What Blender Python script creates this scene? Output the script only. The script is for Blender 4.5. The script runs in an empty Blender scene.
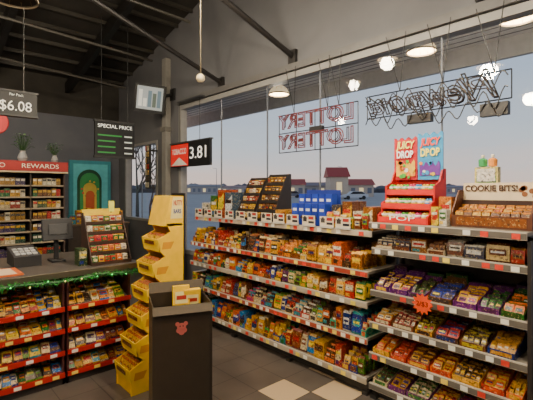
import bpy, math, random, colorsys
from mathutils import Matrix, Vector
random.seed(11)
S=bpy.context.scene
R=random.random
def U(a,b): return a+(b-a)*R()
def lin(c):
    o=[]
    for k in c[:3]:
        k=k/255.0
        o.append(k/12.92 if k<=.04045 else ((k+.055)/1.055)**2.4)
    return (o[0],o[1],o[2],1.0)
# ---------------------------------------------------------------- materials
def attr_mat(name,rough=.5,metal=0,emit=0,noise=0,nscale=60,printed=False):
    m=bpy.data.materials.new(name); m.use_nodes=True
    nt=m.node_tree; b=nt.nodes['Principled BSDF']; L=nt.links
    a=nt.nodes.new('ShaderNodeAttribute'); a.attribute_name='Col'
    b.inputs['Roughness'].default_value=rough; b.inputs['Metallic'].default_value=metal
    src=a.outputs['Color']
    tc=nt.nodes.new('ShaderNodeTexCoord')
    if printed:
        hs=nt.nodes.new('ShaderNodeHueSaturation'); hs.inputs['Saturation'].default_value=1.2; hs.inputs['Value'].default_value=.88
        L.new(src,hs.inputs['Color']); src=hs.outputs[0]
        # printed artwork: blotches of cream / dark ink over the base colour
        for sc,lo,hi,colr,amt,seed in ((85,.60,.64,(235,205,140),.45,0),(60,.60,.64,(45,22,16),.7,7.3)):
            mp=nt.nodes.new('ShaderNodeMapping'); mp.inputs['Location'].default_value=(seed,seed,seed); L.new(tc.outputs['Object'],mp.inputs[0])
            n=nt.nodes.new('ShaderNodeTexNoise'); n.inputs['Scale'].default_value=sc; n.inputs['Detail'].default_value=1.5; L.new(mp.outputs[0],n.inputs['Vector'])
            r=nt.nodes.new('ShaderNodeMapRange'); r.inputs[1].default_value=lo; r.inputs[2].default_value=hi; r.inputs[3].default_value=0; r.inputs[4].default_value=amt
            L.new(n.outputs['Fac'],r.inputs[0])
            mx=nt.nodes.new('ShaderNodeMixRGB'); L.new(r.outputs[0],mx.inputs[0]); L.new(src,mx.inputs[1]); mx.inputs[2].default_value=lin(colr); src=mx.outputs[0]
    if noise:
        n=nt.nodes.new('ShaderNodeTexNoise'); n.inputs['Scale'].default_value=nscale; n.inputs['Detail'].default_value=3
        L.new(tc.outputs['Object'],n.inputs['Vector'])
        r=nt.nodes.new('ShaderNodeMapRange'); r.inputs[1].default_value=.35; r.inputs[2].default_value=.65
        r.inputs[3].default_value=1-noise; r.inputs[4].default_value=1+noise*(.0 if printed else .4)
        L.new(n.outputs['Fac'],r.inputs[0])
        mx=nt.nodes.new('ShaderNodeVectorMath'); mx.operation='SCALE'
        L.new(src,mx.inputs[0]); L.new(r.outputs[0],mx.inputs['Scale'])
        src=mx.outputs[0]
    L.new(src,b.inputs['Base Color'])
    if emit:
        L.new(a.outputs['Color'],b.inputs['Emission Color']); b.inputs['Emission Strength'].default_value=emit
    return m
MATS=[attr_mat('painted',.5,noise=.08,nscale=12),attr_mat('printed_pack',.4,noise=.4,nscale=50,printed=True),
      attr_mat('brushed_metal',.35,.8),attr_mat('lit',.5,0,2.0),attr_mat('softglow',.5,0,.7),attr_mat('lamp_glow',.5,0,7.0)]
PAINT,PACK,METAL,LIT,SOFT,LAMP=range(6)

def simple(name,fn):
    m=bpy.data.materials.new(name); m.use_nodes=True
    fn(m.node_tree,m.node_tree.nodes['Principled BSDF']); return m
def noisy(c1,c2,scale,rough,bump=0):
    def fn(nt,b):
        tc=nt.nodes.new('ShaderNodeTexCoord'); n=nt.nodes.new('ShaderNodeTexNoise')
        n.inputs['Scale'].default_value=scale; n.inputs['Detail'].default_value=5
        nt.links.new(tc.outputs['Object'],n.inputs['Vector'])
        r=nt.nodes.new('ShaderNodeValToRGB'); r.color_ramp.elements[0].color=lin(c1); r.color_ramp.elements[1].color=lin(c2)
        r.color_ramp.elements[0].position=.3; r.color_ramp.elements[1].position=.7
        nt.links.new(n.outputs['Fac'],r.inputs[0]); nt.links.new(r.outputs[0],b.inputs['Base Color'])
        b.inputs['Roughness'].default_value=rough
    return fn
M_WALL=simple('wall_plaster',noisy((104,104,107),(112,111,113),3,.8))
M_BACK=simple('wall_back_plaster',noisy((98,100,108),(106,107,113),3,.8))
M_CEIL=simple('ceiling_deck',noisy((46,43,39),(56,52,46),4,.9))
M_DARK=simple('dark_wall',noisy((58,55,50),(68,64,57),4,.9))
M_ASPH=simple('asphalt',noisy((158,150,146),(172,164,158),.3,.9))
def floor_fn(nt,b):
    L=nt.links
    tc=nt.nodes.new('ShaderNodeTexCoord'); sp=nt.nodes.new('ShaderNodeSeparateXYZ'); L.new(tc.outputs['Object'],sp.inputs[0])
    def math_(op,a,bv=None):
        n=nt.nodes.new('ShaderNodeMath'); n.operation=op
        for i,q in enumerate((a,bv)):
            if q is None: continue
            if isinstance(q,(int,float)): n.inputs[i].default_value=q
            else: L.new(q,n.inputs[i])
        return n.outputs[0]
    tx=math_('DIVIDE',sp.outputs[0],.3); ty=math_('DIVIDE',sp.outputs[1],.3)
    fx=math_('FLOOR',tx); fy=math_('FLOOR',ty)
    par=math_('FLOORED_MODULO',math_('ADD',fx,fy),2.0)
    par=math_('LESS_THAN',par,.5)
    mk=math_('MULTIPLY',math_('GREATER_THAN',sp.outputs[0],2.1),math_('LESS_THAN',sp.outputs[1],2.4))
    chk=math_('MULTIPLY',par,mk)
    def grout(t):
        fr=math_('FRACT',t); d=math_('ABSOLUTE',math_('SUBTRACT',fr,.5)); return math_('GREATER_THAN',d,.488)
    g=math_('MAXIMUM',grout(tx),grout(ty))
    n=nt.nodes.new('ShaderNodeTexNoise'); n.inputs['Scale'].default_value=5; n.inputs['Detail'].default_value=8; L.new(tc.outputs['Object'],n.inputs['Vector'])
    r=nt.nodes.new('ShaderNodeValToRGB'); r.color_ramp.elements[0].color=lin((76,70,66)); r.color_ramp.elements[1].color=lin((106,97,90))
    L.new(n.outputs['Fac'],r.inputs[0])
    def mix(f,a,bb):
        m=nt.nodes.new('ShaderNodeMixRGB'); L.new(f,m.inputs[0])
        for i,q in ((1,a),(2,bb)):
            if isinstance(q,tuple): m.inputs[i].default_value=q
            else: L.new(q,m.inputs[i])
        return m.outputs[0]
    c=mix(chk,r.outputs[0],lin((205,180,145))); c=mix(g,c,lin((48,44,42)))
    L.new(c,b.inputs['Base Color']); b.inputs['Roughness'].default_value=.32
M_FLOOR=simple('floor_tile',floor_fn)
def glass():
    m=bpy.data.materials.new('window_glass'); m.use_nodes=True; nt=m.node_tree
    for n in list(nt.nodes): nt.nodes.remove(n)
    o=nt.nodes.new('ShaderNodeOutputMaterial'); t=nt.nodes.new('ShaderNodeBsdfTransparent'); t.inputs[0].default_value=(.95,.95,.95,1)
    g=nt.nodes.new('ShaderNodeBsdfGlossy'); g.inputs['Roughness'].default_value=0.01
    mx=nt.nodes.new('ShaderNodeMixShader'); mx.inputs[0].default_value=.06
    nt.links.new(t.outputs[0],mx.inputs[1]); nt.links.new(g.outputs[0],mx.inputs[2]); nt.links.new(mx.outputs[0],o.inputs[0]); return m
M_GLASS=glass()
# ---------------------------------------------------------------- mesh builder
I4=Matrix.Identity(4)
class MB:
    def __init__(s,M=None): s.v=[];s.f=[];s.c=[];s.m=[];s.M=M or I4
    def add(s,vs,fs,col,mat=0,M=None):
        T=s.M@M if M is not None else s.M
        n=len(s.v); s.v+=[tuple(T@Vector(v)) for v in vs]
        multi=isinstance(col,list)
        for i,f in enumerate(fs):
            s.f.append(tuple(n+k for k in f)); s.c.append(lin(col[i] if multi else col)); s.m.append(mat)
    def box(s,x0,x1,y0,y1,z0,z1,col,mat=0,M=None):
        vs=[(x,y,z) for z in (z0,z1) for y in (y0,y1) for x in (x0,x1)]
        s.add(vs,[(0,2,3,1),(4,5,7,6),(0,1,5,4),(2,6,7,3),(0,4,6,2),(1,3,7,5)],col,mat,M)
    def prism(s,poly,x0,x1,col,mat=0,M=None):
        n=len(poly); vs=[(x0,a,b) for a,b in poly]+[(x1,a,b) for a,b in poly]
        fs=[tuple(range(n)),tuple(range(2*n-1,n-1,-1))]+[(i,i+n,(i+1)%n+n,(i+1)%n) for i in range(n)]
        s.add(vs,fs,col,mat,M)
    def lathe(s,prof,col,mat=0,M=None,seg=24):
        vs=[];fs=[]
        for r,z in prof:
            for k in range(seg):
                a=2*math.pi*k/seg; vs.append((r*math.cos(a),r*math.sin(a),z))
        for j in range(len(prof)-1):
            for k in range(seg):
                fs.append((j*seg+k,j*seg+(k+1)%seg,(j+1)*seg+(k+1)%seg,(j+1)*seg+k))
        s.add(vs,fs,col,mat,M)
    def disc(s,r,col,mat=0,M=None,seg=20,t=.004):
        s.lathe([(.0001,0),(r,0),(r,t),(.0001,t)],col,mat,M,seg)
    def tube(s,p0,p1,r,col,mat=0,seg=8,r1=None):
        a=Vector(p0);b=Vector(p1);d=b-a;L=d.length
        if L<1e-6:return
        Q=Matrix.Translation(a)@d.to_track_quat('Z','Y').to_matrix().to_4x4()
        r1=r if r1 is None else r1
        s.lathe([(.0001,0),(r,0),(r1,L),(.0001,L)],col,mat,Q,seg)
    def pouch(s,cx,cy,z,w,h,d,col,col2,tilt=0,M=None):
        T=Matrix.Translation((cx,cy,z))@Matrix.Rotation(tilt,4,'X')
        if M is not None:T=M@T
        rings=[(0,.15,1),(.1*h,.8,.95),(.5*h,1,1),(.88*h,.75,.95),(h,.1,1)]
        vs=[]
        for zz,k,ww in rings:
            a=w/2*ww;b=d/2*k; vs+=[(-a,-b,zz),(a,-b,zz),(a,b,zz),(-a,b,zz)]
        fs=[];cs=[]
        for j in range(4):
            for k in range(4):
                fs.append((j*4+k,j*4+(k+1)%4,j*4+4+(k+1)%4,j*4+4+k)); cs.append(col2 if j in(0,3) else col)
        fs.append((16,17,18,19));cs.append(col2)
        s.add(vs,fs,cs,PACK,T)
        lw=w*.36
        s.add([(-lw,-d/2-.002,.36*h),(lw,-d/2-.002,.36*h),(lw,-d/2-.002,.68*h),(-lw,-d/2-.002,.68*h)],[(0,1,2,3)],col2,PACK,T)
        s.add([(-lw*.8,-d/2-.003,.47*h),(lw*.8,-d/2-.003,.47*h),(lw*.8,-d/2-.003,.58*h),(-lw*.8,-d/2-.003,.58*h)],[(0,1,2,3)],random.choice(TXT),PACK,T)
    def carton(s,cx,cy,z,w,h,d,col,col2,tilt=0,M=None):
        T=Matrix.Translation((cx,cy,z))@Matrix.Rotation(tilt,4,'X')
        if M is not None:T=M@T
        s.box(-w/2,w/2,-d/2,d/2,0,h,col,PACK,T)
        k=R()
        if k<.5: s.box(-w/2*.86,w/2*.86,-d/2-.002,-d/2,h*.45,h*.85,col2,PACK,T)
        else: s.prism([(-w/2*.9,h*.1),(w/2*.9,h*.4),(w/2*.9,h*.9),(-w/2*.9,h*.55)],0,.002,col2,PACK,T@Matrix.Translation((0,-d/2,0))@Matrix.Rotation(-math.pi/2,4,'Z'))
        s.box(-w/2*.7,w/2*.7,-d/2-.0035,-d/2-.002,h*.58,h*.72,random.choice(TXT),PACK,T)
        s.box(-w/2*.8,w/2*.1,-d/2-.003,-d/2,h*.12,h*.3,random.choice(PAL),PACK,T)
    def build(s,name,parent=None,bevel=0,smooth=False,mats=None):
        me=bpy.data.meshes.new(name); me.from_pydata(s.v,[],s.f)
        ca=me.color_attributes.new('Col','FLOAT_COLOR','CORNER')
        buf=[]
        for f,c in zip(s.f,s.c):
            buf+=list(c)*len(f)
        ca.data.foreach_set('color',buf)
        for m in (mats or MATS): me.materials.append(m)
        if not mats: me.polygons.foreach_set('material_index',s.m)
        if smooth: me.polygons.foreach_set('use_smooth',[True]*len(s.f))
        me.update()
        o=bpy.data.objects.new(name,me); S.collection.objects.link(o)
        if parent: o.parent=parent
        if bevel:
            b=o.modifiers.new('bevel','BEVEL'); b.width=bevel; b.segments=2; b.limit_method='ANGLE'
        return o
def wbox(name,x0,x1,y0,y1,z0,z1,mat,parent=None):
    m=MB(); m.box(x0,x1,y0,y1,z0,z1,(255,255,255)); return m.build(name,parent,mats=[mat])
_tm={}
def colmat(col,emit=0,rough=.5):
    k=(col,emit)
    if k not in _tm:
        m=bpy.data.materials.new('ink'); m.use_nodes=True; b=m.node_tree.nodes['Principled BSDF']
        b.inputs['Base Color'].default_value=lin(col); b.inputs['Roughness'].default_value=rough
        if emit: b.inputs['Emission Color'].default_value=lin(col); b.inputs['Emission Strength'].default_value=emit
        _tm[k]=m
    return _tm[k]
def frame(face,pos):
    X={'-x':(0,-1,0),'-y':(1,0,0),'+x':(0,1,0)}[face]; Z={'-x':(-1,0,0),'-y':(0,-1,0),'+x':(1,0,0)}[face]
    return Matrix((( X[0],0,Z[0],pos[0]),(X[1],0,Z[1],pos[1]),(X[2],1,Z[2],pos[2]),(0,0,0,1)))
def text(body,M,size,col,parent,emit=0,tube=0,width=None,shear=0,name='lettering',ext=.001,off=0):
    c=bpy.data.curves.new(name,'FONT'); c.body=body; c.size=size; c.align_x='CENTER'; c.align_y='CENTER'; c.shear=shear
    if tube: c.fill_mode='NONE'; c.bevel_depth=tube; c.bevel_resolution=1; c.resolution_u=3
    else: c.extrude=ext; c.offset=off
    c.materials.append(colmat(col,emit))
    o=bpy.data.objects.new(name,c); S.collection.objects.link(o); o.parent=parent
    o.matrix_world=M
    if width:
        bpy.context.view_layer.update(); w=o.dimensions.x
        if w>0: o.matrix_world=M@Matrix.Diagonal((width/w,1,1,1))
    return o
TXT=[(250,245,230),(255,230,60),(40,20,20),(240,240,240),(200,30,30),(30,40,110)]
PAL=[(195,24,14),(250,180,10),(238,110,5),(240,222,180),(60,35,25),(20,50,155),(120,60,30),(228,180,100),(25,110,45),(245,205,30),
     (90,25,95),(235,222,185),(150,16,16),(80,50,35),(238,130,25),(60,130,200),(205,150,70),(40,145,165),(105,150,40)]
MUTED=[(228,170,80),(240,212,160),(135,70,28),(185,30,16),(238,140,25),(80,48,30),(45,65,125),(238,185,60),(155,92,42),(240,222,185),(50,38,34),(220,90,15)]
def vivid(n,h0=0,h1=1,s=.85,v=.7):
    return [tuple(int(255*q) for q in colorsys.hsv_to_rgb(U(h0,h1)%1,U(s-.2,min(1,s+.15)),U(v-.25,min(1,v+.15)))) for _ in range(n)]
# ---------------------------------------------------------------- room
YB=8.56; XW=3.5; XL=-3.2; YF=-3.0
wbox('floor',XL-.1,XW+.1,YF-.1,YB+.1,-.1,0,M_FLOOR)
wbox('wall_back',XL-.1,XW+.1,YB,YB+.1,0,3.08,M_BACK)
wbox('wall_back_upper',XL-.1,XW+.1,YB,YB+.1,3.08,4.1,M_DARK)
wbox('wall_left',XL-.1,XL,YF,YB,0,6.9,M_WALL)
wbox('wall_front',XL-.1,XW+.1,YF-.1,YF,0,6.9,M_WALL)
w=MB()
B=lambda *a:w.box(*a,(255,255,255))
B(XW,XW+.14,YF,6.0,0,.55); B(XW,XW+.14,6.0,6.78,0,3.02); B(XW,XW+.14,6.78,8.2,0,1.0); B(XW,XW+.14,6.78,8.2,2.52,3.02); B(XW,XW+.14,8.2,YB,0,3.02)
w.prism([(YF,3.02),(YB,3.02),(YB,3.84),(YF,6.62)],XW,XW+.14,(255,255,255))
w.build('wall_right',mats=[M_WALL])
def cz(y): return 3.82+(YB-y)*.24
c=MB(); c.prism([(YF-.1,cz(YF-.1)),(YB+.1,cz(YB+.1)),(YB+.1,cz(YB+.1)+.1),(YF-.1,cz(YF-.1)+.1)],XL-.1,XW+.1,(255,255,255))
c.build('ceiling',mats=[M_CEIL])
c=MB()
y=YB-.3
while y>-1:
    z=cz(y); c.prism([(y,z-.08),(y+.04,z-.08),(y+.04,z-.02),(y,z-.02)],XL,XW-.02,(64,60,53)); y-=.45
for x in (-2,-.4,1.1,2.4):
    c.prism([(YF+.1,cz(YF+.1)-.3),(YB-.05,cz(YB)-.3),(YB-.05,cz(YB)-.11),(YF+.1,cz(YF+.1)-.11)],x,x+.09,(32,30,28))
c.build('ceiling_purlins')
c=MB()
for (a,b) in (((3.49,4.78,3.17),(.4,4.78,4.25)),((3.49,3.33,3.2),(.4,3.33,4.28)),((3.49,1.2,3.22),(1.2,1.2,4.02))):
    c.tube(a,b,.032,(36,33,31)); c.box(3.46,3.498,a[1]-.06,a[1]+.06,a[2]-.08,a[2]+.08,(36,33,31))
for yy in (5.2,6.3,7.3):
    c.tube((-1,yy,cz(yy)-.35),(2.9,yy-.5,cz(yy)-.75),.02,(64,60,54))
c.build('ceiling_brace')
c=MB(); c.box(3.40,3.498,6.30,6.44,1.0,3.9,(150,146,138)); c.box(3.38,3.499,6.28,6.46,2.62,2.7,(120,116,108)); c.build('wall_column',bevel=.005)
def window(name,y0,y1,z0,z1,mull,fw=.055):
    f=MB(); col=(150,147,142)
    f.box(XW-.02,XW+.1,y0,y0+fw,z0,z1,col); f.box(XW-.02,XW+.1,y1-fw,y1,z0,z1,col)
    f.box(XW-.02,XW+.1,y0+fw,y1-fw,z0,z0+fw,col); f.box(XW-.02,XW+.1,y0+fw,y1-fw,z1-fw,z1,col)
    for m in mull: f.box(XW+.025,XW+.045,m-.005,m+.005,z0+fw,z1-fw,(120,124,132))
    o=f.build(name)
    g=MB(); g.add([(XW+.035,y0,z0),(XW+.035,y1,z0),(XW+.035,y1,z1),(XW+.035,y0,z1)],[(0,1,2,3)],(255,255,255)); g.build('glass_pane',o,mats=[M_GLASS])
    return o
window('window_1',YF+.05,6.0,.55,3.02,[4.85,3.84,2.95,1.56,.2,-1.2],.07)
window('window_2',6.78,8.2,1.0,2.52,[7.5],.05)
t=MB(); t.box(3.44,3.478,YF,6.0,3.03,3.11,(104,102,100)); t.build('trim_1')
d=MB(); y1=YB-.001
d.box(2.48,3.3,y1-.06,y1,0.0,2.2,(60,150,160)); 
d.box(2.55,3.23,y1-.075,y1-.061,.05,2.13,(100,200,205))
def arch(mb,cx,hw,z0,zs,y,th,col,mat=0):
    P=[(cx-hw,z0),(cx+hw,z0)]+[(cx+hw*math.cos(a*math.pi/12),zs+hw*math.sin(a*math.pi/12)) for a in range(13)]
    n=len(P); vs=[(a,y,b) for a,b in P]+[(a,y-th,b) for a,b in P]
    mb.add(vs,[tuple(range(n)),tuple(range(2*n-1,n-1,-1))]+[(i,(i+1)%n,(i+1)%n+n,i+n) for i in range(n)],col,mat)
arch(d,2.86,.24,.95,1.78,y1-.076,.01,(25,80,50))
arch(d,2.86,.19,1.0,1.76,y1-.087,.01,(60,160,85))
arch(d,2.86,.13,1.08,1.62,y1-.098,.01,(220,190,70))
arch(d,2.86,.085,1.1,1.5,y1-.109,.01,(200,90,40))
for k in range(12):
    a=k*math.pi/6; d.disc(.02,random.choice([(220,60,50),(240,200,60),(60,160,80)]),PAINT,Matrix.Translation((2.86+.16*math.cos(a),y1-.108,1.62+.16*math.sin(a)))@Matrix.Rotation(math.pi/2,4,'X'),10,.006)
d.box(3.12,3.16,y1-.1,y1-.076,1.0,1.12,(180,170,140),METAL)
d.build('door_1')
# ---------------------------------------------------------------- outside
wbox('parking_lot_ground',XW+.14,500,-300,500,-.15,-.05,M_ASPH)
c=MB(); c.box(XW+.14,5.0,-4,9.4,3.3,3.5,(225,223,220)); c.box(5.0,5.06,-4,9.4,3.08,3.6,(190,190,192))
x=3.75
while x<5: c.box(x,x+.012,-4,9.4,3.293,3.301,(130,130,132)); x+=.14
c.build('canopy_soffit')
def dome_lamp(name,x,y,z,r=.15,top=3.1,glow=True,col=(250,225,180),light=0,body=None):
    m=MB(Matrix.Translation((x,y,z)))
    prof=[(r,0),(r*.97,.03),(r*.8,.075),(r*.5,.11),(r*.2,.13),(.001,.132)]
    m.lathe(prof,body or col,SOFT if glow and not body else PAINT)
    m.lathe([(r*.99,.001),(r*.93,.03),(r*.76,.068),(r*.46,.1),(.001,.12)],col,LAMP if glow else PAINT)
    m.lathe([(r*1.03,-.008),(r*1.03,.008),(r*.97,.008),(r*.97,-.008),(r*1.03,-.008)],(150,135,110))
    if glow: m.lathe([(.001,.02),(.03,.03),(.04,.06),(.02,.1)],(255,235,190),LAMP)
    for k in range(12):
        a=k*math.pi/6; m.tube((r*math.cos(a),r*math.sin(a),.002),(r*.8*math.cos(a),r*.8*math.sin(a),.08),.003,(130,105,70),seg=4)
    m.tube((0,0,.13),(0,0,top-z),.006,(40,38,34))
    m.lathe([(.001,top-z-.03),(.05,top-z-.03),(.05,top-z-.002),(.001,top-z-.002)],(60,56,50))
    o=m.build(name,smooth=True)
    if light:
        L=bpy.data.lights.new('lamp_light','POINT'); L.energy=light; L.color=(1,.86,.65); L.shadow_soft_size=.1
        lo=bpy.data.objects.new('lamp_light',L); S.collection.objects.link(lo); lo.parent=o; lo.location=(x,y,z-.06)
    return o
for y,x,z in ((1.1,4.0,3.10),(1.98,4.0,3.04),(4.1,4.0,2.97)):
    dome_lamp('canopy_lamp',x,y,z,.145,top=3.29,light=12)
def house(x,y,w,dp,h,rh,roof,wall,rot):
    m=MB(Matrix.Translation((x,y,-.05))@Matrix.Rotation(rot,4,'Z'))
    m.box(-w/2,w/2,-dp/2,dp/2,0,h,wall)
    m.prism([(-dp/2-.4,h),(dp/2+.4,h),(0,h+rh)],-w/2-.4,w/2+.4,roof)
    n=int(w/2)
    for i in range(n):
        xx=-w/2+(i+.5)*w/n
        m.box(xx-.5,xx+.5,-dp/2-.06,-dp/2,h*.3,h*.75,(255,225,160) if i%3==0 else (120,124,135),SOFT if i%3==0 else PAINT)
    m.build('roadside_building')
ra=-math.radians(42.5)
def wp(d,r): return (.6756*d+.7373*r,.7373*d-.6756*r)
for px,dd,w_,h,rh,roof,wall in ((205,160,14,3,.9,(140,130,130),(170,165,165)),(245,160,18,2.6,.8,(160,120,110),(185,175,170)),(283,100,10,2.9,1.5,(175,62,42),(210,195,175)),
      (308,110,9,2.8,1.0,(130,105,105),(180,170,165)),(336,80,3.5,4.2,2.0,(175,55,38),(215,195,170)),(350,100,10,2.9,1.5,(175,62,42),(205,185,165)),(445,170,22,2.8,.8,(130,125,130),(165,160,165)),(505,170,26,2.6,.8,(110,110,120),(155,150,155))):
    X,Y=wp(dd,(px-266)/400*dd); house(X,Y,w_,6,h,rh,roof,wall,ra)
m=MB(Matrix.Rotation(ra,4,'Z'))
for i in range(240):
    xx=-300+i*3.3+U(-1,1); h=U(3,6); wd=U(2.6,5)
    m.lathe([(.01,-.1),(wd*.8,.0),(wd,h*.5),(wd*.6,h*.85),(.01,h)],random.choice([(98,94,96),(106,100,102),(90,88,92)]),M=Matrix.Translation((xx,240+U(-3,3),0)),seg=7)
m.build('distant_trees')
def car(px,dd,col,rot=.1):
    X,Y=wp(dd,(px-266)/400*dd)
    m=MB(Matrix.Translation((X,Y,-.05))@Matrix.Rotation(ra+rot,4,'Z')@Matrix.Rotation(math.pi/2,4,'Z'))
    m.prism([(-2.2,.35),(2.2,.35),(2.25,.75),(1.2,.92),(.6,1.42),(-1.1,1.45),(-1.8,.98),(-2.25,.9)],-.85,.85,col)
    m.prism([(1.05,.93),(.55,1.36),(-1.05,1.38),(-1.65,.98)],-.86,.86,(30,34,40))
    for a in (-.86,.86):
        for b in (-1.4,1.4): m.lathe([(.01,-.1),(.34,-.1),(.34,.1),(.01,.1)],(25,25,25),M=Matrix.Translation((a*.92,b,.34))@Matrix.Rotation(math.pi/2,4,'Y'),seg=14)
    m.build('parked_car')
for px,dd,col in ((228,80,(110,112,120)),(354,70,(210,210,215)),(328,75,(140,60,60)),(290,85,(120,125,135))): car(px,dd,col)
m=MB()
for px,dd,h in ((341,110,8),(216,120,8)):
    X,Y=wp(dd,(px-266)/400*dd); m.tube((X,Y,-.05),(X,Y,h),.1,(130,130,136),r1=.06); m.tube((X,Y,h),(X-1,Y+.8,h+.15),.05,(130,130,136)); m.box(X-1.4,X-.9,Y+.6,Y+1,h+.1,h+.2,(255,230,180),SOFT)
m.build('street_lights')
m=MB()
def branch(p,dv,L,r,n):
    q=p+dv*L; m.tube(p,q,r,(62,52,46),seg=5,r1=r*.65)
    if n==0: return
    for k in range(3):
        nd=(dv+Vector((U(-.7,.7),U(-.7,.7),U(-.1,.5)))).normalized(); branch(q,nd,L*U(.6,.8),r*.62,n-1)
branch(Vector((8.7,19,-.05)),Vector((0,0,1)),1.5,.10,5)
branch(Vector((7.4,15.0,-.05)),Vector((0,0,1)),1.0,.06,5)
m.build('bare_tree')
# ---------------------------------------------------------------- gondolas
def fill(mb,x0,x1,yf,z,hmax,depth,pal,wmin=.06,wmax=.12):
    x=x0
    while x<x1-.05:
        w=min(U(wmin,wmax),x1-x); c1=random.choice(pal); c2=random.choice(pal)
        if c2==c1: c2=(245,240,225)
        k=R(); h=hmax*U(.7,1)
        cx=x+w/2
        if k<.4:
            dd=min(.2,depth*.55); lip=h*.35; t=.003
            mb.box(x+.003,x+w-.003,yf,yf+t,z,z+lip,c1,PACK)
            mb.box(x+.01,x+w-.01,yf-.001,yf,z+lip*.2,z+lip*.8,c2,PACK)
            for a in (x+.003,x+w-.006): mb.prism([(yf+t,z),(yf+dd,z),(yf+dd,z+h*.8),(yf+t,z+lip)],a,a+t,c1,PACK)
            mb.box(x+.003,x+w-.003,yf+dd,yf+dd+t,z,z+h*.95,c1,PACK)
            c3=random.choice(pal); n=max(1,int(w/.04)); 
            for r_ in range(3):
                for i in range(n):
                    bw=(w-.014)/n
                    mb.pouch(x+.007+bw*(i+.5),yf+.022+r_*(dd-.05)/2.6,z+.004,bw*.94,h*(.68+.12*r_),.02,c3,c2,tilt=-.12+U(-.05,.05))
        elif k<.78:
            n=max(2,int(depth/.07)); n=min(n,4)
            for r_ in range(n): mb.pouch(cx+U(-.004,.004),yf+.022+r_*.065,z+.001,w*.93,h*U(.9,1),.036,c1,c2,tilt=-U(.02,.25))
        else:
            dd=.07; n=min(3,int(depth/.09))
            for r_ in range(max(1,n)): mb.carton(cx,yf+dd/2+.003+r_*(dd+.006),z+.001,w*.92,h,dd,c1,c2)
        if R()<.5: mb.carton(cx,yf+depth-.05,z+.001,w*.9,hmax*U(.7,1),.06,c2,c1)
        x+=w
def rail(mb,x0,x1,yf,z,col=(190,182,168),strip=None,tags=True):
    mb.box(x0,x1,yf-.014,yf,z-.042,z+.006,col,PAINT)
    if strip: mb.box(x0,x1,yf-.0155,yf-.014,z-.038,z-.002,strip,PAINT)
    if tags:
        x=x0+.03
        while x<x1-.06:
            if R()<.8: mb.box(x,x+.045,yf-.018,yf-.0155,z-.036,z-.004,random.choice([(240,238,225),(240,238,225),(245,220,90),(225,60,40)]),PAINT)
            x+=U(.07,.13)
RZ=Matrix.Rotation(-math.pi/2,4,'Z')
def gondola(y_far,length,shelves,top,xf=2.67):
    M=Matrix.Translation((xf,y_far,0))@RZ
    g=MB(M); dark=(50,46,43); sh=(130,122,110)
    D=.5
    g.box(0,length,D-.03,D,.1,top,(80,74,66))
    nb=max(1,round(length/.9))
    for i in range(nb+1):
        xx=i*(length-.03)/nb; g.box(xx,xx+.03,D-.06,D-.03,.02,top,dark)
    g.box(0,length,.04,D,.015,.09,dark)
    for i in range(nb+1):
        xx=i*(length-.05)/nb; g.box(xx,xx+.05,0.0,D,0,.03,(40,38,36))
    for (z,dp,h,strip) in shelves:
        y0=D-.06-dp
        g.box(0.005,length-.005,y0,D-.06,z-.022,z,sh)
        for i in range(nb+1):
            xx=.01+i*(length-.03)/nb; g.prism([(y0+.05,z-.022),(D-.06,z-.022),(D-.06,z-.09)],xx,xx+.008,dark)
        rail(g,0.0,length,y0,z-.001,strip=strip)
    return M,g
DL=2.56
LSH=[(1.27,.36,0,(195,180,160)),(.96,.42,.22,(165,62,40)),(.72,.43,.17,(180,168,148)),(.44,.43,.2,(170,72,45)),(.135,.44,.22,(180,168,148))]
M1,g=gondola(4.32,DL,LSH,1.27); g.build('gondola_shelving')
GR=(104,98,90)
RSH=[(1.35,.44,0,GR),(1.15,.40,.14,GR),(.83,.42,.2,GR),(.585,.43,.17,GR),(.353,.44,.16,GR),(.12,.44,.16,GR)]
M2,g2=gondola(1.735,1.05,RSH,1.36)
g2.box(1.05,1.07,.0,.5,0,1.3,(46,40,37))
g2.build('gondola_shelving')
p=MB(M1)
for k,(z,dp,h,_) in enumerate(LSH[1:]):
    y0=.44-dp
    fill(p,.02,DL-.02,y0+.006,z,[.20,.165,.19,.2][k],dp-.03,[MUTED+MUTED+PAL,MUTED+PAL,MUTED+PAL+vivid(3),MUTED+PAL+vivid(3)][k])
p.build('snack_packages')
p=MB(M2)
PR={.83:vivid(5,.72,.88,.75,.4)+vivid(3,.2,.4,.7,.45)+[(235,190,60),(60,50,50),(225,210,180),(90,50,32),(120,80,40)],.585:[(90,50,32),(160,30,25),(225,210,180),(120,70,40),(210,150,60),(60,36,28),(200,180,60),(40,60,130)],
    .353:[(250,100,0),(245,85,0),(252,120,5),(200,45,20),(245,180,40)],.12:[(235,180,40),(60,120,60),(235,215,180),(180,35,30),(110,45,110)]}
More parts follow.
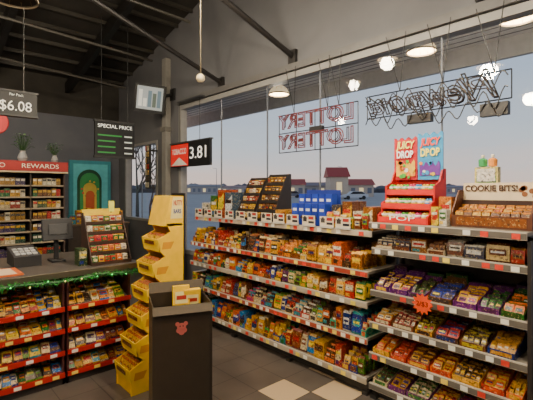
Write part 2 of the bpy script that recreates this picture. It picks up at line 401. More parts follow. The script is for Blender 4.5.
for (z,dp,h,_) in RSH[1:]:
    y0=.44-dp
    if z>1: 
        fill(p,.02,1.03,y0+.006,z,.125,dp-.03,[(110,60,36),(90,50,34),(215,190,140),(180,50,40),(150,100,60),(225,210,180),(60,60,80)],.09,.15)
    else:
        x=.02; pal=PR[z]
        while x<.98:
            w_=min(U(.12,.18),1.03-x); c1=random.choice(pal); c2=random.choice(PAL+pal+pal+pal); c3=random.choice(pal)
            dd=.27; hb=.04
            p.box(x+.004,x+w_-.004,y0+.006,y0+.010,z,z+hb,c1,PACK); p.box(x+.02,x+w_-.02,y0+.0045,y0+.006,z+.010,z+hb-.008,c3,PACK)
            for a in (x+.004,x+w_-.008): p.prism([(y0+.01,z),(y0+dd,z),(y0+dd,z+.1),(y0+.01,z+hb)],a,a+.004,c1,PACK)
            p.box(x+.004,x+w_-.004,y0+dd,y0+dd+.004,z,z+.12,c1,PACK)
            n=max(3,int(w_/.033)) if R()<.6 else 2; bw=(w_-.02)/n
            for rr in range(5):
                for i in range(n):
                    p.pouch(x+.01+bw*(i+.5)+U(-.004,.004),y0+.022+rr*.045,z+.006+rr*.007,bw*.96,.085+U(0,.025),.022,c2,c3,tilt=-.85+U(-.2,.2))
            p.carton(x+w_/2,y0+.35,z+.001,w_*.9,U(.12,.16),.1,random.choice(pal),c1)
            x+=w_+.004
p.build('candy_packages')
p=MB(M1); x=.03
while x<DL-.15:
    p.box(x,x+.15,.054,.058,1.285,1.37,(225,212,185)); p.box(x+.012,x+.055,.0525,.054,1.315,1.345,(60,55,55)); p.box(x+.006,x+.061,.0525,.054,1.345,1.352,(60,55,55)); p.box(x+.022,x+.045,.0525,.054,1.352,1.362,(60,55,55))
    p.box(x+.075,x+.135,.0525,.054,1.335,1.362,(170,40,35)); p.box(x+.075,x+.14,.0525,.054,1.30,1.32,(40,40,50)); p.box(x,x+.15,.05,.065,1.271,1.286,(200,195,185)); x+=U(.17,.24)
p.build('price_placards')
def tier_display(mb,x0,x1,y0,y1,z0,z1,tiers,body,pal,ph=.08):
    t=.008; n=tiers; H=z1-z0
    poly=[(y0,z0),(y1,z0),(y1,z1),(y1-.04,z1)]
    for i in range(n-1,-1,-1):
        zz=z0+H*i/n*.95; yy=y0+(y1-y0-.06)*i/n
        poly+= [(yy+ (y1-y0-.06)/n*.6,zz+H/n*.75),(yy,zz+H/n*.35)] 
    mb.prism(poly,x0,x0+t,body,PAINT); mb.prism(poly,x1-t,x1,body,PAINT)
    mb.box(x0+t,x1-t,y1-t,y1,z0,z1,body,PAINT)
    for i in range(n):
        zz=z0+H*i/n*.95; yy=y0+(y1-y0-.06)*i/n
        mb.box(x0+t,x1-t,yy,y1-t,zz,zz+.006,body,PAINT)
        mb.box(x0+t,x1-t,yy,yy+.006,zz+.006,zz+H/n*.32,body,PAINT)
        x=x0+t+.004; 
        while x<x1-t-.03:
            c1=random.choice(pal);c2=random.choice(pal); w_=min(U(.045,.06),x1-t-x-.002)
            for r_ in range(2): mb.pouch(x+w_/2,yy+.025+r_*.035,zz+.008,w_*.95,min(ph,H/n*.8),.022,c1,c2,-.1)
            x+=w_+.003
GOLD=[(200,150,50),(120,60,30),(230,190,90),(160,40,30),(235,220,190)]
p=MB(M1); tier_display(p,.75,1.03,.12,.40,1.272,1.74,5,(45,36,32),GOLD); p.build('snack_bar_display')
p=MB(M1); tier_display(p,1.07,1.36,.12,.40,1.272,1.77,5,(38,32,30),[(60,40,30),(200,150,50),(150,90,40),(90,50,30)]); p.build('snack_bar_display')
p=MB(M1); BL=(22,48,150)
p.box(1.62,2.04,.12,.36,1.272,1.282,(30,50,130)); p.box(1.62,2.04,.12,.126,1.282,1.33,(30,60,165)); p.box(1.62,2.04,.355,.36,1.282,1.60,(30,50,140))
for r_ in range(2):
    for i in range(5):
        xx=1.665+i*.083; z0=1.283+r_*.09; yc=.17+r_*.1
        p.box(xx-.038,xx+.038,yc-.037,yc+.037,z0,z0+.19,BL if i%2 else (30,60,170)); p.box(xx-.024,xx+.024,yc-.039,yc-.037,z0+.12,z0+.145,(225,225,235)); p.disc(.018,(50,35,30),PAINT,Matrix.Translation((xx+.008,yc-.038,z0+.06))@Matrix.Rotation(math.pi/2,4,'X'),10,.002)
    if r_==1: p.box(1.63,2.03,.22,.32,1.283,1.372,(30,55,150))
p.build('cookie_pack_display')
p=MB(M1)
for (x,w_,h,dd,c1,c2) in ((.10,.14,.17,.12,(230,220,200),(60,60,70)),(.27,.13,.26,.1,(60,110,60),(230,190,60)),(.42,.12,.33,.1,(190,80,40),(235,215,90)),(.56,.14,.3,.1,(70,90,110),(230,230,230)),
      (1.42,.14,.13,.12,(215,150,60),(120,40,30)),(2.12,.10,.20,.1,(60,60,70),(230,180,90)),(2.235,.10,.23,.1,(120,70,40),(235,190,90)),(2.345,.09,.15,.1,(235,225,205),(180,50,40)),(2.445,.09,.19,.1,(170,110,60),(240,225,190))):
    for r_ in range(2): p.carton(x+w_/2,.17+r_*(dd+.01),1.272,w_,h,dd,c1,c2)
for i in range(6):
    x=2.1+i*.072; p.pouch(x+.03,.09,1.272,.06,U(.1,.14),.03,random.choice(GOLD),random.choice(PAL))
p.build('boxed_snacks')
Mr=M2
p=MB(Mr); RED=(205,22,18)
x0,x1=.03,.43
poly=[(.06,1.352),(.36,1.352),(.36,1.76),(.31,1.76),(.25,1.66),(.17,1.63),(.17,1.52),(.11,1.50),(.11,1.43),(.06,1.41)]
p.prism(poly,x0,x0+.012,RED); p.prism(poly,x1-.012,x1,RED); p.box(x0+.012,x1-.012,.348,.36,1.352,1.76,RED)
for i,(yy,zz) in enumerate(((.06,1.352),(.11,1.455),(.17,1.56))):
    p.box(x0+.012,x1-.012,yy,.348,zz,zz+.008,RED); p.box(x0+.012,x1-.012,yy,yy+.008,zz+.008,zz+.045,(225,35,25))
    for k in range(7):
        cx=x0+.04+k*.053; col=random.choice([(60,150,220),(230,60,120),(90,190,70),(240,200,60)])
        for rr in range(2):
            T=Matrix.Translation((cx,yy+.035+rr*.05,zz+.009)); p.lathe([(.001,0),(.018,0),(.02,.04),(.012,.055),(.012,.07),(.001,.075)],col,PAINT,T,10)
            p.lathe([(.014,.04),(.021,.045),(.021,.055),(.012,.058)],(240,240,240),PAINT,T,10)
def board(mb,xa,xb,y,z0,z1,col,wav=.012,th=.01,mat=PAINT):
    n=14; P=[(xa,z0),(xb,z0)]
    P+=[(xb-(xb-xa)*k/n,z1+wav*math.sin(k*1.5)) for k in range(n+1)]
    m_=len(P); vs=[(a,y,b) for a,b in P]+[(a,y+th,b) for a,b in P]
    mb.add(vs,[tuple(range(m_)),tuple(range(2*m_-1,m_-1,-1))]+[(i,(i+1)%m_,(i+1)%m_+m_,i+m_) for i in range(m_)],col,mat)
board(p,.03,.225,.31,1.68,2.01,(195,25,40)); board(p,.235,.43,.305,1.68,2.03,(50,150,205))
board(p,.05,.21,.305,1.71,1.82,(240,190,50),.02,.004); board(p,.25,.41,.30,1.71,1.80,(110,50,150),.02,.004)
for k in range(26):
    p.disc(U(.008,.02),random.choice([(90,190,70),(240,200,60),(230,80,130),(255,140,40),(60,160,220),(250,250,240)]),PAINT,Matrix.Translation((random.choice([U(.05,.21),U(.25,.41)]),.2985,U(1.70,1.83)))@Matrix.Rotation(math.pi/2,4,'X'),10,.003)
o=p.build('novelty_candy_display')
Y=lambda lx:1.735-lx
text('JUICY',frame('-x',(2.67+.30,Y(.128),1.955)),.08,(255,240,120),o,width=.16,shear=.2,off=.003)
text('DROP',frame('-x',(2.67+.295,Y(.128),1.88)),.075,(255,255,255),o,width=.14,off=.003)
text('JUICY',frame('-x',(2.67+.297,Y(.332),1.965)),.08,(255,80,50),o,width=.16,shear=.2,off=.003)
text('DROP',frame('-x',(2.67+.297,Y(.332),1.885)),.08,(255,240,100),o,width=.15,off=.003)
text('POP',frame('-x',(2.67+.058,Y(.23),1.39)),.05,(250,250,240),o,width=.2)
p=MB(Mr)
p.carton(.465,.12,1.352,.05,.13,.06,(240,215,80),(200,50,40)); p.carton(.522,.12,1.352,.05,.11,.06,(245,240,225),(60,110,60))
p.carton(.495,.23,1.352,.09,.2,.08,(225,130,50),(250,235,200)); p.build('candy_cartons')
p=MB(Mr)
BR=(92,48,26)
p.box(.57,1.04,.33,.345,1.352,1.65,(225,190,145)); 
p.prism([(.14,1.352),(.33,1.352),(.33,1.60),(.25,1.60),(.14,1.45)],.56,.57,BR,PAINT); p.prism([(.14,1.352),(.33,1.352),(.33,1.60),(.25,1.60),(.14,1.45)],1.03,1.04,BR,PAINT)
p.box(.57,1.03,.14,.148,1.352,1.43,BR,PAINT); p.box(.59,1.01,.137,.14,1.365,1.42,(150,90,50),PACK)
p.box(.57,1.03,.148,.33,1.352,1.36,BR,PAINT)
p.box(.57,1.03,.30,.31,1.43,1.53,(60,36,26),PAINT)
for i in range(8):
    for r_ in range(3): p.pouch(.6+i*.057,.17+r_*.045,1.361,.052,.10+.02*r_,.035,random.choice([(110,60,30),(225,170,50),(120,65,30),(190,40,30)]),(205,130,50),-.15)
p.box(.57,1.03,.322,.33,1.53,1.65,(235,212,175))
for k in range(7):
    T=Matrix.Translation((.98+U(-.05,.04),.3215,1.60+U(-.05,.02)))@Matrix.Rotation(math.pi/2,4,'X')
    p.disc(.017,(140,85,45),PAINT,T,12,.003)
o=p.build('cookie_bites_display')
text('COOKIE BITS!',frame('-x',(2.67+.316,Y(.75),1.61)),.058,(60,28,18),o,width=.33,off=.001)
p=MB(Mr); p.carton(.70,.41,1.352,.15,.41,.06,(240,225,150),(90,150,90)); p.box(.64,.76,.375,.378,1.66,1.75,(245,240,230),PACK)
for xx,cc in ((.67,(60,160,90)),(.735,(240,150,60))):
    p.lathe([(.001,0),(.028,.005),(.03,.05),(.02,.06),(.001,.065)],cc,PAINT,Matrix.Translation((xx,.41,1.763)),12); p.lathe([(.001,0),(.012,.004),(.012,.02),(.001,.024)],(250,235,200),PAINT,Matrix.Translation((xx,.41,1.828)),10)
p.build('toy_candy_box')
p=MB(); P=[]
for k in range(24):
    a=k*math.pi/12; r=.075 if k%2==0 else .052; P.append((r*math.cos(a),r*math.sin(a)))
Mt=Matrix.Translation((2.60,1.28,.83))
vs=[(0,a,b) for a,b in P]+[(-.004,a,b) for a,b in P]
p.add(vs,[tuple(range(24)),tuple(range(47,23,-1))]+[(i,(i+1)%24,(i+1)%24+24,i+24) for i in range(24)],(250,80,10),PAINT,Mt)
p.tube((2.598,1.28,.83),(2.653,1.28,.815),.004,(200,200,200))
o=p.build('starburst_price_tag'); text('2/$3',frame('-x',(2.595,1.28,.83)),.045,(120,25,10),o,width=.08)
# ---------------------------------------------------------------- yellow floor display
YE=(252,200,0)
Ty=Matrix.Translation((1.32,3.28,0))@RZ
p=MB(Ty); W=.29; BK=.46
p.box(0,W,BK-.012,BK,0,1.30,YE)
poly=[(0,0),(BK-.012,0),(BK-.012,1.32),(.30,1.32)]
tz=[.10+.2*i for i in range(6)]; tf=[.0+.048*i for i in range(6)]
for z,f in list(zip(tz,tf))[::-1]: poly+=[(f+.1,z+.15),(f-.01,z+.10),(f,z)]
p.prism(poly,0,.012,YE); p.prism(poly,W-.012,W,YE)
p.box(.012,W-.012,.01,BK-.012,.0,.09,(240,185,0))
for z,f in zip(tz,tf):
    p.box(.012,W-.012,f,BK-.013,z-.008,z,YE); p.prism([(f-.02,z+.10),(f,z),(f+.008,z),(f-.012,z+.10)],0,W,(255,212,0))
    for i in range(4):
        for r_ in range(2): p.pouch(.045+i*.066,f+.03+r_*.045,z+.002,.06,.13,.035,(250,195,0),(210,100,20),-.15)
    p.box(.06,W-.06,f-.023,f-.0205,z+.05,z+.08,(120,60,20),PACK,)
    p.prism([(f+.02,z+.012),(f+.10,z+.012),(f+.13,z+.07),(f+.03,z+.07)],W,W+.0015,(215,145,0))
p.prism([(.28,1.3),(BK,1.3),(BK,1.55),(.34,1.55)],0,W,(252,200,0))
p.prism([(.335,1.36),(.45,1.36),(.45,1.54),(.36,1.54)],W,W+.001,(245,225,150))
o=p.build('yellow_snack_floor_display',bevel=.003)
text('NUTTY',frame('-y',(1.32+.405,3.28-W-.003,1.49)),.06,(190,40,25),o,width=.08,off=.001)
text('BARS',frame('-y',(1.32+.40,3.28-W-.003,1.42)),.05,(40,60,140),o,width=.07,off=.001)
# ---------------------------------------------------------------- dark dump bin
p=MB(Matrix.Translation((1.475,2.53,0))@Matrix.Rotation(math.radians(-22),4,'Z'))
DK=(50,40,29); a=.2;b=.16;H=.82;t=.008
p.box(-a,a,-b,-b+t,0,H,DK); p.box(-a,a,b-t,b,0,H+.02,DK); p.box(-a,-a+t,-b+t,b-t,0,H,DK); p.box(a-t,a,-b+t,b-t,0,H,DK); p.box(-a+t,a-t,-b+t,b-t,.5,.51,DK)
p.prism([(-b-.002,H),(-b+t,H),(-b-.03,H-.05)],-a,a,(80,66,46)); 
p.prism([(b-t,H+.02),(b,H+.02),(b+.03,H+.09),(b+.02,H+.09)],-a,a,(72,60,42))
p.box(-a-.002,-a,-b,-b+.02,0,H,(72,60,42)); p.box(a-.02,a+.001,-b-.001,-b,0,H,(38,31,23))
for i in range(14): p.pouch(U(-.12,.12),U(-.09,.09),.52+U(0,.12),.1,.14,.04,random.choice([(70,60,50),(90,40,30),(60,60,60)]),(120,100,70),U(-.8,.3))
for (cx,cz_,r) in ((0,.66,.03),(-.028,.685,.014),(.028,.685,.014),(-.02,.64,.016),(.02,.64,.016),(0,.63,.02)):
    p.disc(r,(205,105,95),PAINT,Matrix.Translation((cx-.01,-b-.0005,cz_+.01))@Matrix.Rotation(math.pi/2,4,'X'),18,.004)
for ex in (-.02,0.0): p.disc(.005,(60,40,36),PAINT,Matrix.Translation((ex,-b-.0046,.68))@Matrix.Rotation(math.pi/2,4,'X'),10,.001)
for (xx,yy,hh,tt) in ((.02,.05,.28,-.1),(.10,.09,.25,.1)):
    T=Matrix.Translation((xx,yy,.62))@Matrix.Rotation(tt,4,'X')
    p.box(-.06,.06,-.02,.02,0,hh,(252,200,0),PAINT,T); p.box(-.045,.045,-.022,-.02,hh*.55,hh*.85,(245,225,150),PAINT,T); p.box(-.035,.035,-.024,-.022,hh*.65,hh*.75,(180,50,30),PAINT,T)
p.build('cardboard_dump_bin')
# ---------------------------------------------------------------- counter
CT=.93
p=MB(); p.box(-2.2,1.62,3.98,4.6,0,CT-.04,(48,42,38)); p.box(-2.25,1.66,3.54,4.65,CT-.04,CT,(76,70,66)); p.box(-2.25,1.66,3.535,3.54,CT-.05,CT,(120,110,95),METAL)
p.build('checkout_counter',bevel=.004)
def rack(x0,x1):
    r=MB(); q=MB()
    for xx in (x0,x1-.015): r.box(xx,xx+.015,3.56,3.94,0,.84,(70,30,28))
    r.box(x0+.015,x1-.015,3.92,3.94,0,.84,(50,42,38)); r.box(x0,x1,3.56,3.9,0,.05,(45,38,36))
    for i,z in enumerate((.07,.25,.43,.61)):
        r.prism([(3.55,z),(3.9,z+.11),(3.9,z+.12),(3.55,z+.01)],x0+.015,x1-.015,(90,80,70))
        r.box(x0,x1,3.535,3.55,z-.008,z+.03,(180,28,20)); 
        x=x0+.03
        while x<x1-.08:
            r.box(x,x+.05,3.532,3.535,z-.002,z+.024,random.choice([(240,235,220),(245,215,90)])); x+=U(.12,.2)
        x=x0+.018
        while x<x1-.05:
            w_=min(U(.045,.09),x1-.016-x); c1=random.choice(PAL+MUTED);c2=random.choice(PAL)
            for rr in range(4):
                T=Matrix.Translation((x+w_/2+U(-.004,.004),3.57+rr*.078,z+.024+rr*.025))@Matrix.Rotation(-.85+U(-.2,.2),4,'X')@Matrix.Rotation(U(-.1,.1),4,'Y')
                q.pouch(0,0,0,w_*.95,.12,.025,c1,c2,0,T)
            x+=w_
    return r,q
for (a_,b_) in ((-1.0,-.02),(0,1.0),(1.02,1.56)):
    r,q=rack(a_,b_); r.build('candy_rack'); q.build('candy_bars')
p=MB(); n=1500
for i in range(n):
    x=-1+2.6*i/n; sag=.02*abs(math.sin(x*5)); c0=Vector((x,3.475,.885-sag))
    dv=Vector((U(-1,1),U(-1,.9),U(-1,1))).normalized()*U(.03,.05); s_=Vector((U(-1,1),U(-1,1),U(-1,1))).normalized()*.006
    q=c0+dv
    p.add([c0-s_,c0+s_,q],[(0,1,2)],random.choice([(35,140,50),(45,170,60),(70,190,70),(25,105,40)]),PAINT)
for i in range(20):
    x=-.9+2.5*i/20; p.lathe([(.001,0),(.005,.004),(.005,.009),(.001,.013)],random.choice([(90,255,120),(255,220,120)]),LIT,Matrix.Translation((x,3.445,.86+U(-.01,.03))),6)
for i in range(26):
    p.tube((-1+i*.1,3.475,.885-.02*abs(math.sin((-1+i*.1)*5))),(-.9+i*.1,3.475,.885-.02*abs(math.sin((-.9+i*.1)*5))),.012,(30,90,40),seg=6)
for i in range(9): p.tube((-.95+i*.31,3.475,.88),(-.95+i*.31,3.533,.89),.003,(30,90,40),seg=5)
p.build('christmas_garland')
p=MB(); tier_display(p,1.24,1.60,3.62,3.90,CT+.001,CT+.46,5,(60,40,30),[(230,120,30),(240,190,40),(200,40,30),(235,225,205),(40,120,60)],ph=.075)
p.box(1.24,1.6,3.885,3.9,1.36,1.42,(240,205,40)); p.build('lighter_and_gum_display')
p=MB(); p.box(1.42,1.47,3.7,3.71,1.40,1.5,(235,230,90)); p.box(1.44,1.45,3.71,3.72,1.392,1.44,(60,60,60)); 
p.build('price_card')
p=MB()
p.box(1.03,1.15,4.05,4.2,CT+.001,CT+.02,(30,30,32)); p.box(1.07,1.11,4.12,4.15,CT+.02,CT+.25,(30,30,32))
T=Matrix.Translation((1.09,4.1,CT+.30))@Matrix.Rotation(-.15,4,'X')
p.box(-.13,.13,-.02,.02,-.10,.10,(42,42,45),M=T); p.box(-.08,.08,-.03,-.02,-.05,.05,(60,60,63),M=T); p.build('register_monitor',bevel=.004)
p=MB(); p.box(.72,.93,3.98,4.3,CT+.001,CT+.09,(40,40,42)); p.prism([(3.98,CT+.09),(4.3,CT+.09),(4.3,CT+.15)],.72,.93,(50,50,54))
for i in range(4):
    for j in range(3): p.box(.74+i*.045,.775+i*.045,4.03+j*.07,4.08+j*.07,CT+.10+j*.013,CT+.112+j*.013,(190,190,190))
p.build('cash_register')
p=MB(); p.box(.3,.72,3.62,3.95,CT+.001,CT+.012,(205,95,30)); p.box(.34,.68,3.64,3.92,CT+.012,CT+.014,(225,195,160)); p.build('counter_mat')
p=MB()
for i in range(5): p.carton(.5+.09*i-.4,4.35,CT+.001,.08,U(.1,.2),.1,random.choice(PAL),random.choice(PAL))
p.carton(1.19,3.75,CT+.001,.07,.15,.12,(40,70,40),(230,220,200)); p.build('counter_goods')
# ---------------------------------------------------------------- cigarette wall
p=MB(); yb=6.3; xa,xb=-.3,1.76
p.box(xa,xb,yb+.28,yb+.3,0,1.9,(60,50,42)); p.box(xa-.02,xa,yb,yb+.3,0,1.9,(60,45,38)); p.box(xb,xb+.02,yb,yb+.3,0,1.9,(60,45,38))
p.box(xa-.02,xb+.05,yb-.04,yb+.3,1.86,2.0,(145,25,20)); p.box(xa,xb+.03,yb-.043,yb-.04,1.875,1.985,(165,28,22)); p.box(xa-.02,xb+.05,yb-.045,yb+.3,1.84,1.86,(200,180,140))
zs=[.15,.33,.51,.69,.87,1.03,1.19,1.35,1.51,1.67]
for z in zs: p.box(xa,xb,yb+.01,yb+.28,z-.012,z,(80,68,54)); p.box(xa,xb,yb,yb+.01,z-.02,z+.0,(150,136,112))
for x in (.0,.45,.9,1.33): p.box(x,x+.015,yb+.0,yb+.28,.1,1.84,(70,58,46))
o=p.build('cigarette_cabinet')
for i,tx in enumerate(('CIGARETTES','TOBACCO','REWARDS')): text(tx,frame('-y',(.15+i*.65,yb-.046,1.93)),.085,(245,235,210),o,width=.46)
p=MB()
for z in zs:
    x=xa+.02
    while x<xb-.06:
        c1=random.choice([(165,30,22),(225,215,190),(40,100,60),(190,150,80),(30,70,60),(180,165,135),(60,50,90),(140,28,24),(60,85,60),(150,115,60),(110,70,40)]); c2=random.choice([(235,225,200),(180,35,28),(210,170,80),(60,60,60)])
        for k in range(random.choice((1,2,3))):
            if x>xb-.06 : break
            if any(abs(x+.03-q-.0075)<.042 for q in (0,.45,.9,1.33)): x+=.03; continue
            hh=U(.09,.115); p.box(x,x+.055,yb+.03,yb+.09,z+.001,z+hh,c1,PACK); p.box(x+.004,x+.051,yb+.028,yb+.03,z+.055,z+.085,c2,PACK); x+=.06
p.build('cigarette_packs')
def plant(x,y,z,s=1):
    p=MB(Matrix.Translation((x,y,z))@Matrix.Scale(s,4))
    p.lathe([(.001,0),(.05,0),(.07,.05),(.05,.11),(.035,.14),(.045,.16),(.03,.15)],(150,150,148),PAINT,seg=16)
    for i in range(34):
        a=U(0,6.28); e=U(.03,.16); h=U(.22,.42); L=Vector((math.cos(a)*e,math.sin(a)*e,h)); p.tube((0,0,.13),L,.003,(50,80,42),seg=4)
        sd=Vector((-math.sin(a),math.cos(a),0))*.022; t_=L+Vector((math.cos(a)*.05,math.sin(a)*.05,-.02)); m_=(L+t_)/2
        p.add([L,m_+sd,t_,m_-sd],[(0,1,2,3)],random.choice([(50,110,50),(70,130,65),(95,140,95),(40,85,42)]))
    p.build('potted_plant')
plant(1.27,6.45,2.001,.95); plant(1.68,6.45,2.001,.7)
p=MB(); p.box(2.2,3.3,7.6,8.0,0,.95,(70,58,48)); p.box(2.18,3.32,7.58,8.02,.95,.98,(110,90,70)); p.build('low_cabinet',bevel=.004)
p=MB(); x=2.22
while x<3.2: w_=U(.07,.13); p.carton(x+w_/2,7.7,.981,w_*.9,U(.1,.3),.1,random.choice(PAL),random.choice(PAL)); x+=w_
p.build('boxed_goods')
p=MB(Matrix.Translation((3.05,6.0,0))@RZ)
p.box(0,.4,.3,.32,0,1.55,(50,44,40)); p.box(0,.02,.0,.3,0,1.5,(50,44,40)); p.box(.38,.4,0,.3,0,1.5,(50,44,40))
for z in (.3,.55,.8,1.05,1.3):
    p.box(.02,.38,.02,.3,z-.01,z,(90,80,70))
    for i in range(4): p.carton(.07+i*.087,.1,z+.001,.078,.17,.05,random.choice(PAL),random.choice(PAL))
p.build('snack_tower_rack')
p=MB()
p.box(3.30,3.34,6.72,6.86,1.62,2.42,(50,48,44)); 
for i in range(7):
    for j in range(2): p.box(3.285,3.30,6.73+j*.065,6.785+j*.065,1.65+i*.11,1.74+i*.11,random.choice([(200,170,120),(90,80,70),(190,60,50),(225,215,190)]),PACK)
p.box(3.34,3.478,6.75,6.78,2.3,2.33,(50,48,44)); p.build('hanging_strip_display')
# ---------------------------------------------------------------- signs
p=MB(); p.box(.25,.90,4.0,4.05,2.25,2.445,(18,18,18)); p.box(.24,.91,3.995,4.055,2.445,2.46,(50,50,50)); p.box(.24,.91,3.995,4.055,2.235,2.25,(50,50,50))
for x in (.35,.8): p.tube((x,4.02,2.46),(x,4.02,cz(4.02)),.004,(40,40,40))
o=p.build('hanging_price_sign'); text('$6.08',frame('-y',(.735,3.998,2.32)),.12,(235,230,220),o,emit=.4,width=.24,off=0)
text('Per Pack',frame('-y',(.74,3.998,2.42)),.03,(220,220,210),o,emit=.3)
p=MB(); p.box(2.10,2.70,6.0,6.04,2.10,2.62,(16,18,18)); 
for (a_,b_,c_,d_) in ((2.09,2.71,2.61,2.64),(2.09,2.71,2.08,2.11)): p.box(a_,b_,5.99,6.05,c_,d_,(45,45,45))
for k in range(4): p.box(2.14,2.40 if k else 2.5,5.996,6.0,2.405-.085*k,2.425-.085*k,(40,120,50),SOFT); p.box(2.54,2.66,5.996,6.0,2.405-.085*k,2.425-.085*k,(180,185,175),SOFT)
for x in (2.2,2.6): p.tube((x,6.02,2.63),(x,6.02,cz(6.02)),.005,(40,40,40))
o=p.build('special_price_sign'); text('SPECIAL PRICE',frame('-y',(2.4,5.996,2.55)),.075,(250,250,240),o,emit=.6,width=.52,off=0)
p=MB(); xs=3.36; p.box(xs,xs+.04,4.9,6.05,1.97,2.36,(18,18,20)); p.box(xs-.003,xs,5.5,6.04,1.99,2.34,(195,28,18),SOFT); 
p.prism([(5.52,2.0),(6.02,2.0),(5.77,2.13)],xs-.005,xs-.003,(240,235,225))
p.box(xs-.01,xs+.05,4.88,6.07,2.355,2.375,(60,60,60))
p.tube((xs+.02,5.2,2.37),(xs+.02,5.2,3.03),.004,(40,40,40)); p.tube((xs+.02,5.8,2.37),(xs+.02,5.8,3.03),.004,(40,40,40)); p.box(xs+.0,xs+.08,5.15,5.85,3.03,3.05,(60,60,60))
o=p.build('cigarette_price_sign'); text('3.81',frame('-x',(xs-.004,5.2,2.17)),.26,(255,250,240),o,emit=.7,width=.46,off=0)
text('TOBACCO',frame('-x',(xs-.006,5.77,2.22)),.13,(255,245,235),o,width=.45,off=.002)
p=MB(); p.lathe([(.001,0),(.13,0),(.14,.015),(.13,.03),(.001,.03)],(190,30,35),PAINT,Matrix.Translation((.80,5.5,2.38))@Matrix.Rotation(math.pi/2,4,'X'))
p.tube((.80,5.485,2.51),(.80,5.485,cz(5.49)),.004,(40,40,40)); p.build('hanging_round_sign')
T=Matrix.Translation((3.08,6.24,3.13))@Matrix.Rotation(math.radians(-35),4,'Z')@Matrix.Rotation(.25,4,'X')@Matrix.Rotation(.12,4,'Y')
p=MB(); p.box(-.25,.25,-.03,.05,-.23,.23,(28,28,30),M=T); p.box(-.21,.21,-.034,-.03,-.185,.19,(150,155,153),SOFT,M=T)
for i in range(5): p.box(-.18+i*.075,-.12+i*.075,-.037,-.034,-.14,-.14+U(.08,.28),random.choice([(90,110,120),(150,120,90),(200,200,190),(80,90,80)]),SOFT,M=T)
p.box(-.2,.2,.05,.1,-.15,.15,(40,40,42),M=T); p.tube((3.14,6.3,3.15),(3.47,6.22,3.25),.025,(40,40,40)); p.box(3.47,3.499,6.14,6.28,3.15,3.35,(40,40,40))
p.build('wall_television',bevel=.004)
p=MB(Matrix.Translation((2.22,3.40,2.68))); p.lathe([(.001,0),(.03,.005),(.045,.03),(.04,.06),(.02,.08),(.001,.085)],(225,205,160),PAINT,seg=18); p.tube((0,0,.08),(0,0,cz(3.4)-2.68),.006,(150,136,110)); p.build('hanging_security_sensor',smooth=True)
for (x,y,z,e) in ((.1,1.75,3.03,150),(1.97,1.7,3.05,135),(1.85,3.1,3.5,85),(.55,4.6,3.7,75),(-.1,5.4,3.2,85),(-1.6,3.2,3.1,80),(1.6,.1,3.1,120),(-1.2,.0,3.05,50)):  # lamp nearest the back wall is added out of view to light that corner
    dome_lamp('pendant_lamp',x,y,z,.15,top=cz(y),light=e,body=(40,38,34) if y>3 else (235,215,175))
dome_lamp('dark_pendant_lamp',.62,3.45,3.02,.16,top=cz(3.45),glow=False,col=(60,50,40),body=(30,27,24))
# ---------------------------------------------------------------- neon signs
xn=3.40
def grid(mb,y0,y1,z0,z1):
    for z in (z0,z1): mb.tube((xn+.02,y0,z),(xn+.02,y1,z),.006,(25,22,24),seg=6)
    n=max(2,int((y1-y0)/.28))
    for i in range(n+1): yy=y0+(y1-y0)*i/n; mb.tube((xn+.02,yy,z0),(xn+.02,yy,z1),.005,(25,22,24),seg=6)
p=MB(); grid(p,2.36,3.5,2.05,2.5); p.tube((xn+.02,2.36,2.28),(xn+.02,3.5,2.28),.006,(25,22,24),seg=6); p.box(xn+.0,xn+.05,2.82,3.0,2.25,2.31,(25,24,26))
for yy in (2.6,3.25,2.75): p.tube((xn+.02,yy,2.5),(xn-.02,yy-.06,3.04),.004,(30,30,30)); p.tube((xn+.02,yy,2.5),(xn-.02,yy+.1,3.04),.004,(30,30,30))
o=p.build('neon_window_sign')
for k,zz in enumerate((2.40,2.16)):
    text('LOTTERY',frame('+x',(xn-.01,2.93,zz)),.24,(120,46,48),o,tube=.006,width=1.1)
    text('LOTTERY',frame('+x',(xn+.0,2.95,zz+.012)),.2,(60,26,28),o,tube=.005,width=1.02)
p=MB(); grid(p,.98,2.25,2.30,2.52); p.box(xn-.0,xn+.06,1.0,1.2,2.18,2.28,(28,24,24)); p.box(xn-.0,xn+.06,1.6,1.82,2.2,2.28,(28,24,24))
for yy in (1.1,1.9,1.5): p.tube((xn+.02,yy,2.52),(xn-.02,yy-.08,3.04),.004,(30,30,30)); p.tube((xn+.02,yy,2.52),(xn-.02,yy+.12,3.04),.004,(30,30,30))
for ph,amp,zc in ((0,.05,2.24),(1.3,.07,2.33),(2.2,.05,2.45)):
    pts=[(2.25-.022*k, zc+amp*math.sin(k*.9+ph)+.03*math.sin(k*.31+ph)) for k in range(58)]
    for (a,b) in zip(pts,pts[1:]): p.tube((xn-.01,a[0],a[1]),(xn-.01,b[0],b[1]),.005,(24,18,16),seg=5)
o=p.build('neon_script_sign')
text('Newport',frame('+x',(xn-.0,1.62,2.42)),.34,(16,12,12),o,tube=.007,width=1.2,shear=.4)
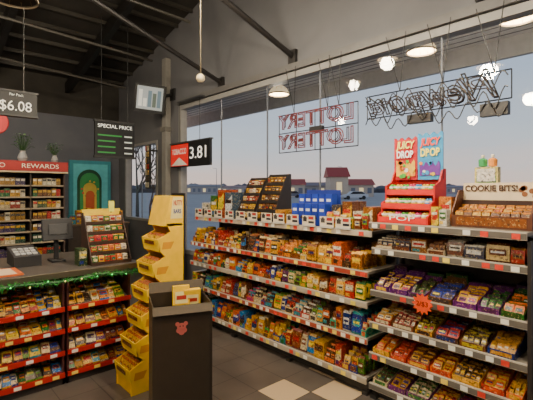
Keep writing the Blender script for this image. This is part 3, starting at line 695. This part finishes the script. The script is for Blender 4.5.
text('Pleasure',frame('+x',(xn-.015,1.6,2.40)),.26,(34,17,14),o,tube=.005,width=1.15,shear=.5)
# ---------------------------------------------------------------- world
W_=bpy.data.worlds.new('dusk_sky'); S.world=W_; W_.use_nodes=True; nt=W_.node_tree; bg=nt.nodes['Background']
tc=nt.nodes.new('ShaderNodeTexCoord'); sp=nt.nodes.new('ShaderNodeSeparateXYZ'); nt.links.new(tc.outputs['Generated'],sp.inputs[0])
r=nt.nodes.new('ShaderNodeValToRGB')
mp=nt.nodes.new('ShaderNodeMapping'); mp.inputs['Scale'].default_value=(2,2,14); nt.links.new(tc.outputs['Generated'],mp.inputs[0])
nz=nt.nodes.new('ShaderNodeTexNoise'); nz.inputs['Scale'].default_value=1.5; nz.inputs['Detail'].default_value=4; nt.links.new(mp.outputs[0],nz.inputs['Vector'])
ma=nt.nodes.new('ShaderNodeMath'); ma.operation='MULTIPLY_ADD'; nt.links.new(nz.outputs['Fac'],ma.inputs[0]); ma.inputs[1].default_value=.12
mb_=nt.nodes.new('ShaderNodeMath'); mb_.operation='SUBTRACT'; nt.links.new(sp.outputs[2],mb_.inputs[0]); mb_.inputs[1].default_value=.06
nt.links.new(mb_.outputs[0],ma.inputs[2]); nt.links.new(ma.outputs[0],r.inputs[0])
cr=r.color_ramp; cr.elements[0].position=0; cr.elements[0].color=lin((212,184,170)); cr.elements[1].position=.9; cr.elements[1].color=lin((95,118,150))
for pos,c in ((.05,(198,188,184)),(.12,(176,184,192)),(.3,(148,166,188))):
    e=cr.elements.new(pos); e.color=lin(c)
nt.links.new(r.outputs[0],bg.inputs[0]); bg.inputs[1].default_value=1.7
# ---------------------------------------------------------------- camera
cd=bpy.data.cameras.new('camera'); cam=bpy.data.objects.new('camera',cd); S.collection.objects.link(cam)
cam.location=(0,0,1.6); cam.rotation_euler=(math.pi/2,0,math.radians(-42.5)); cd.sensor_width=36; cd.lens=400/533*36; cd.shift_y=-10/533; cd.clip_end=1000
S.camera=cam
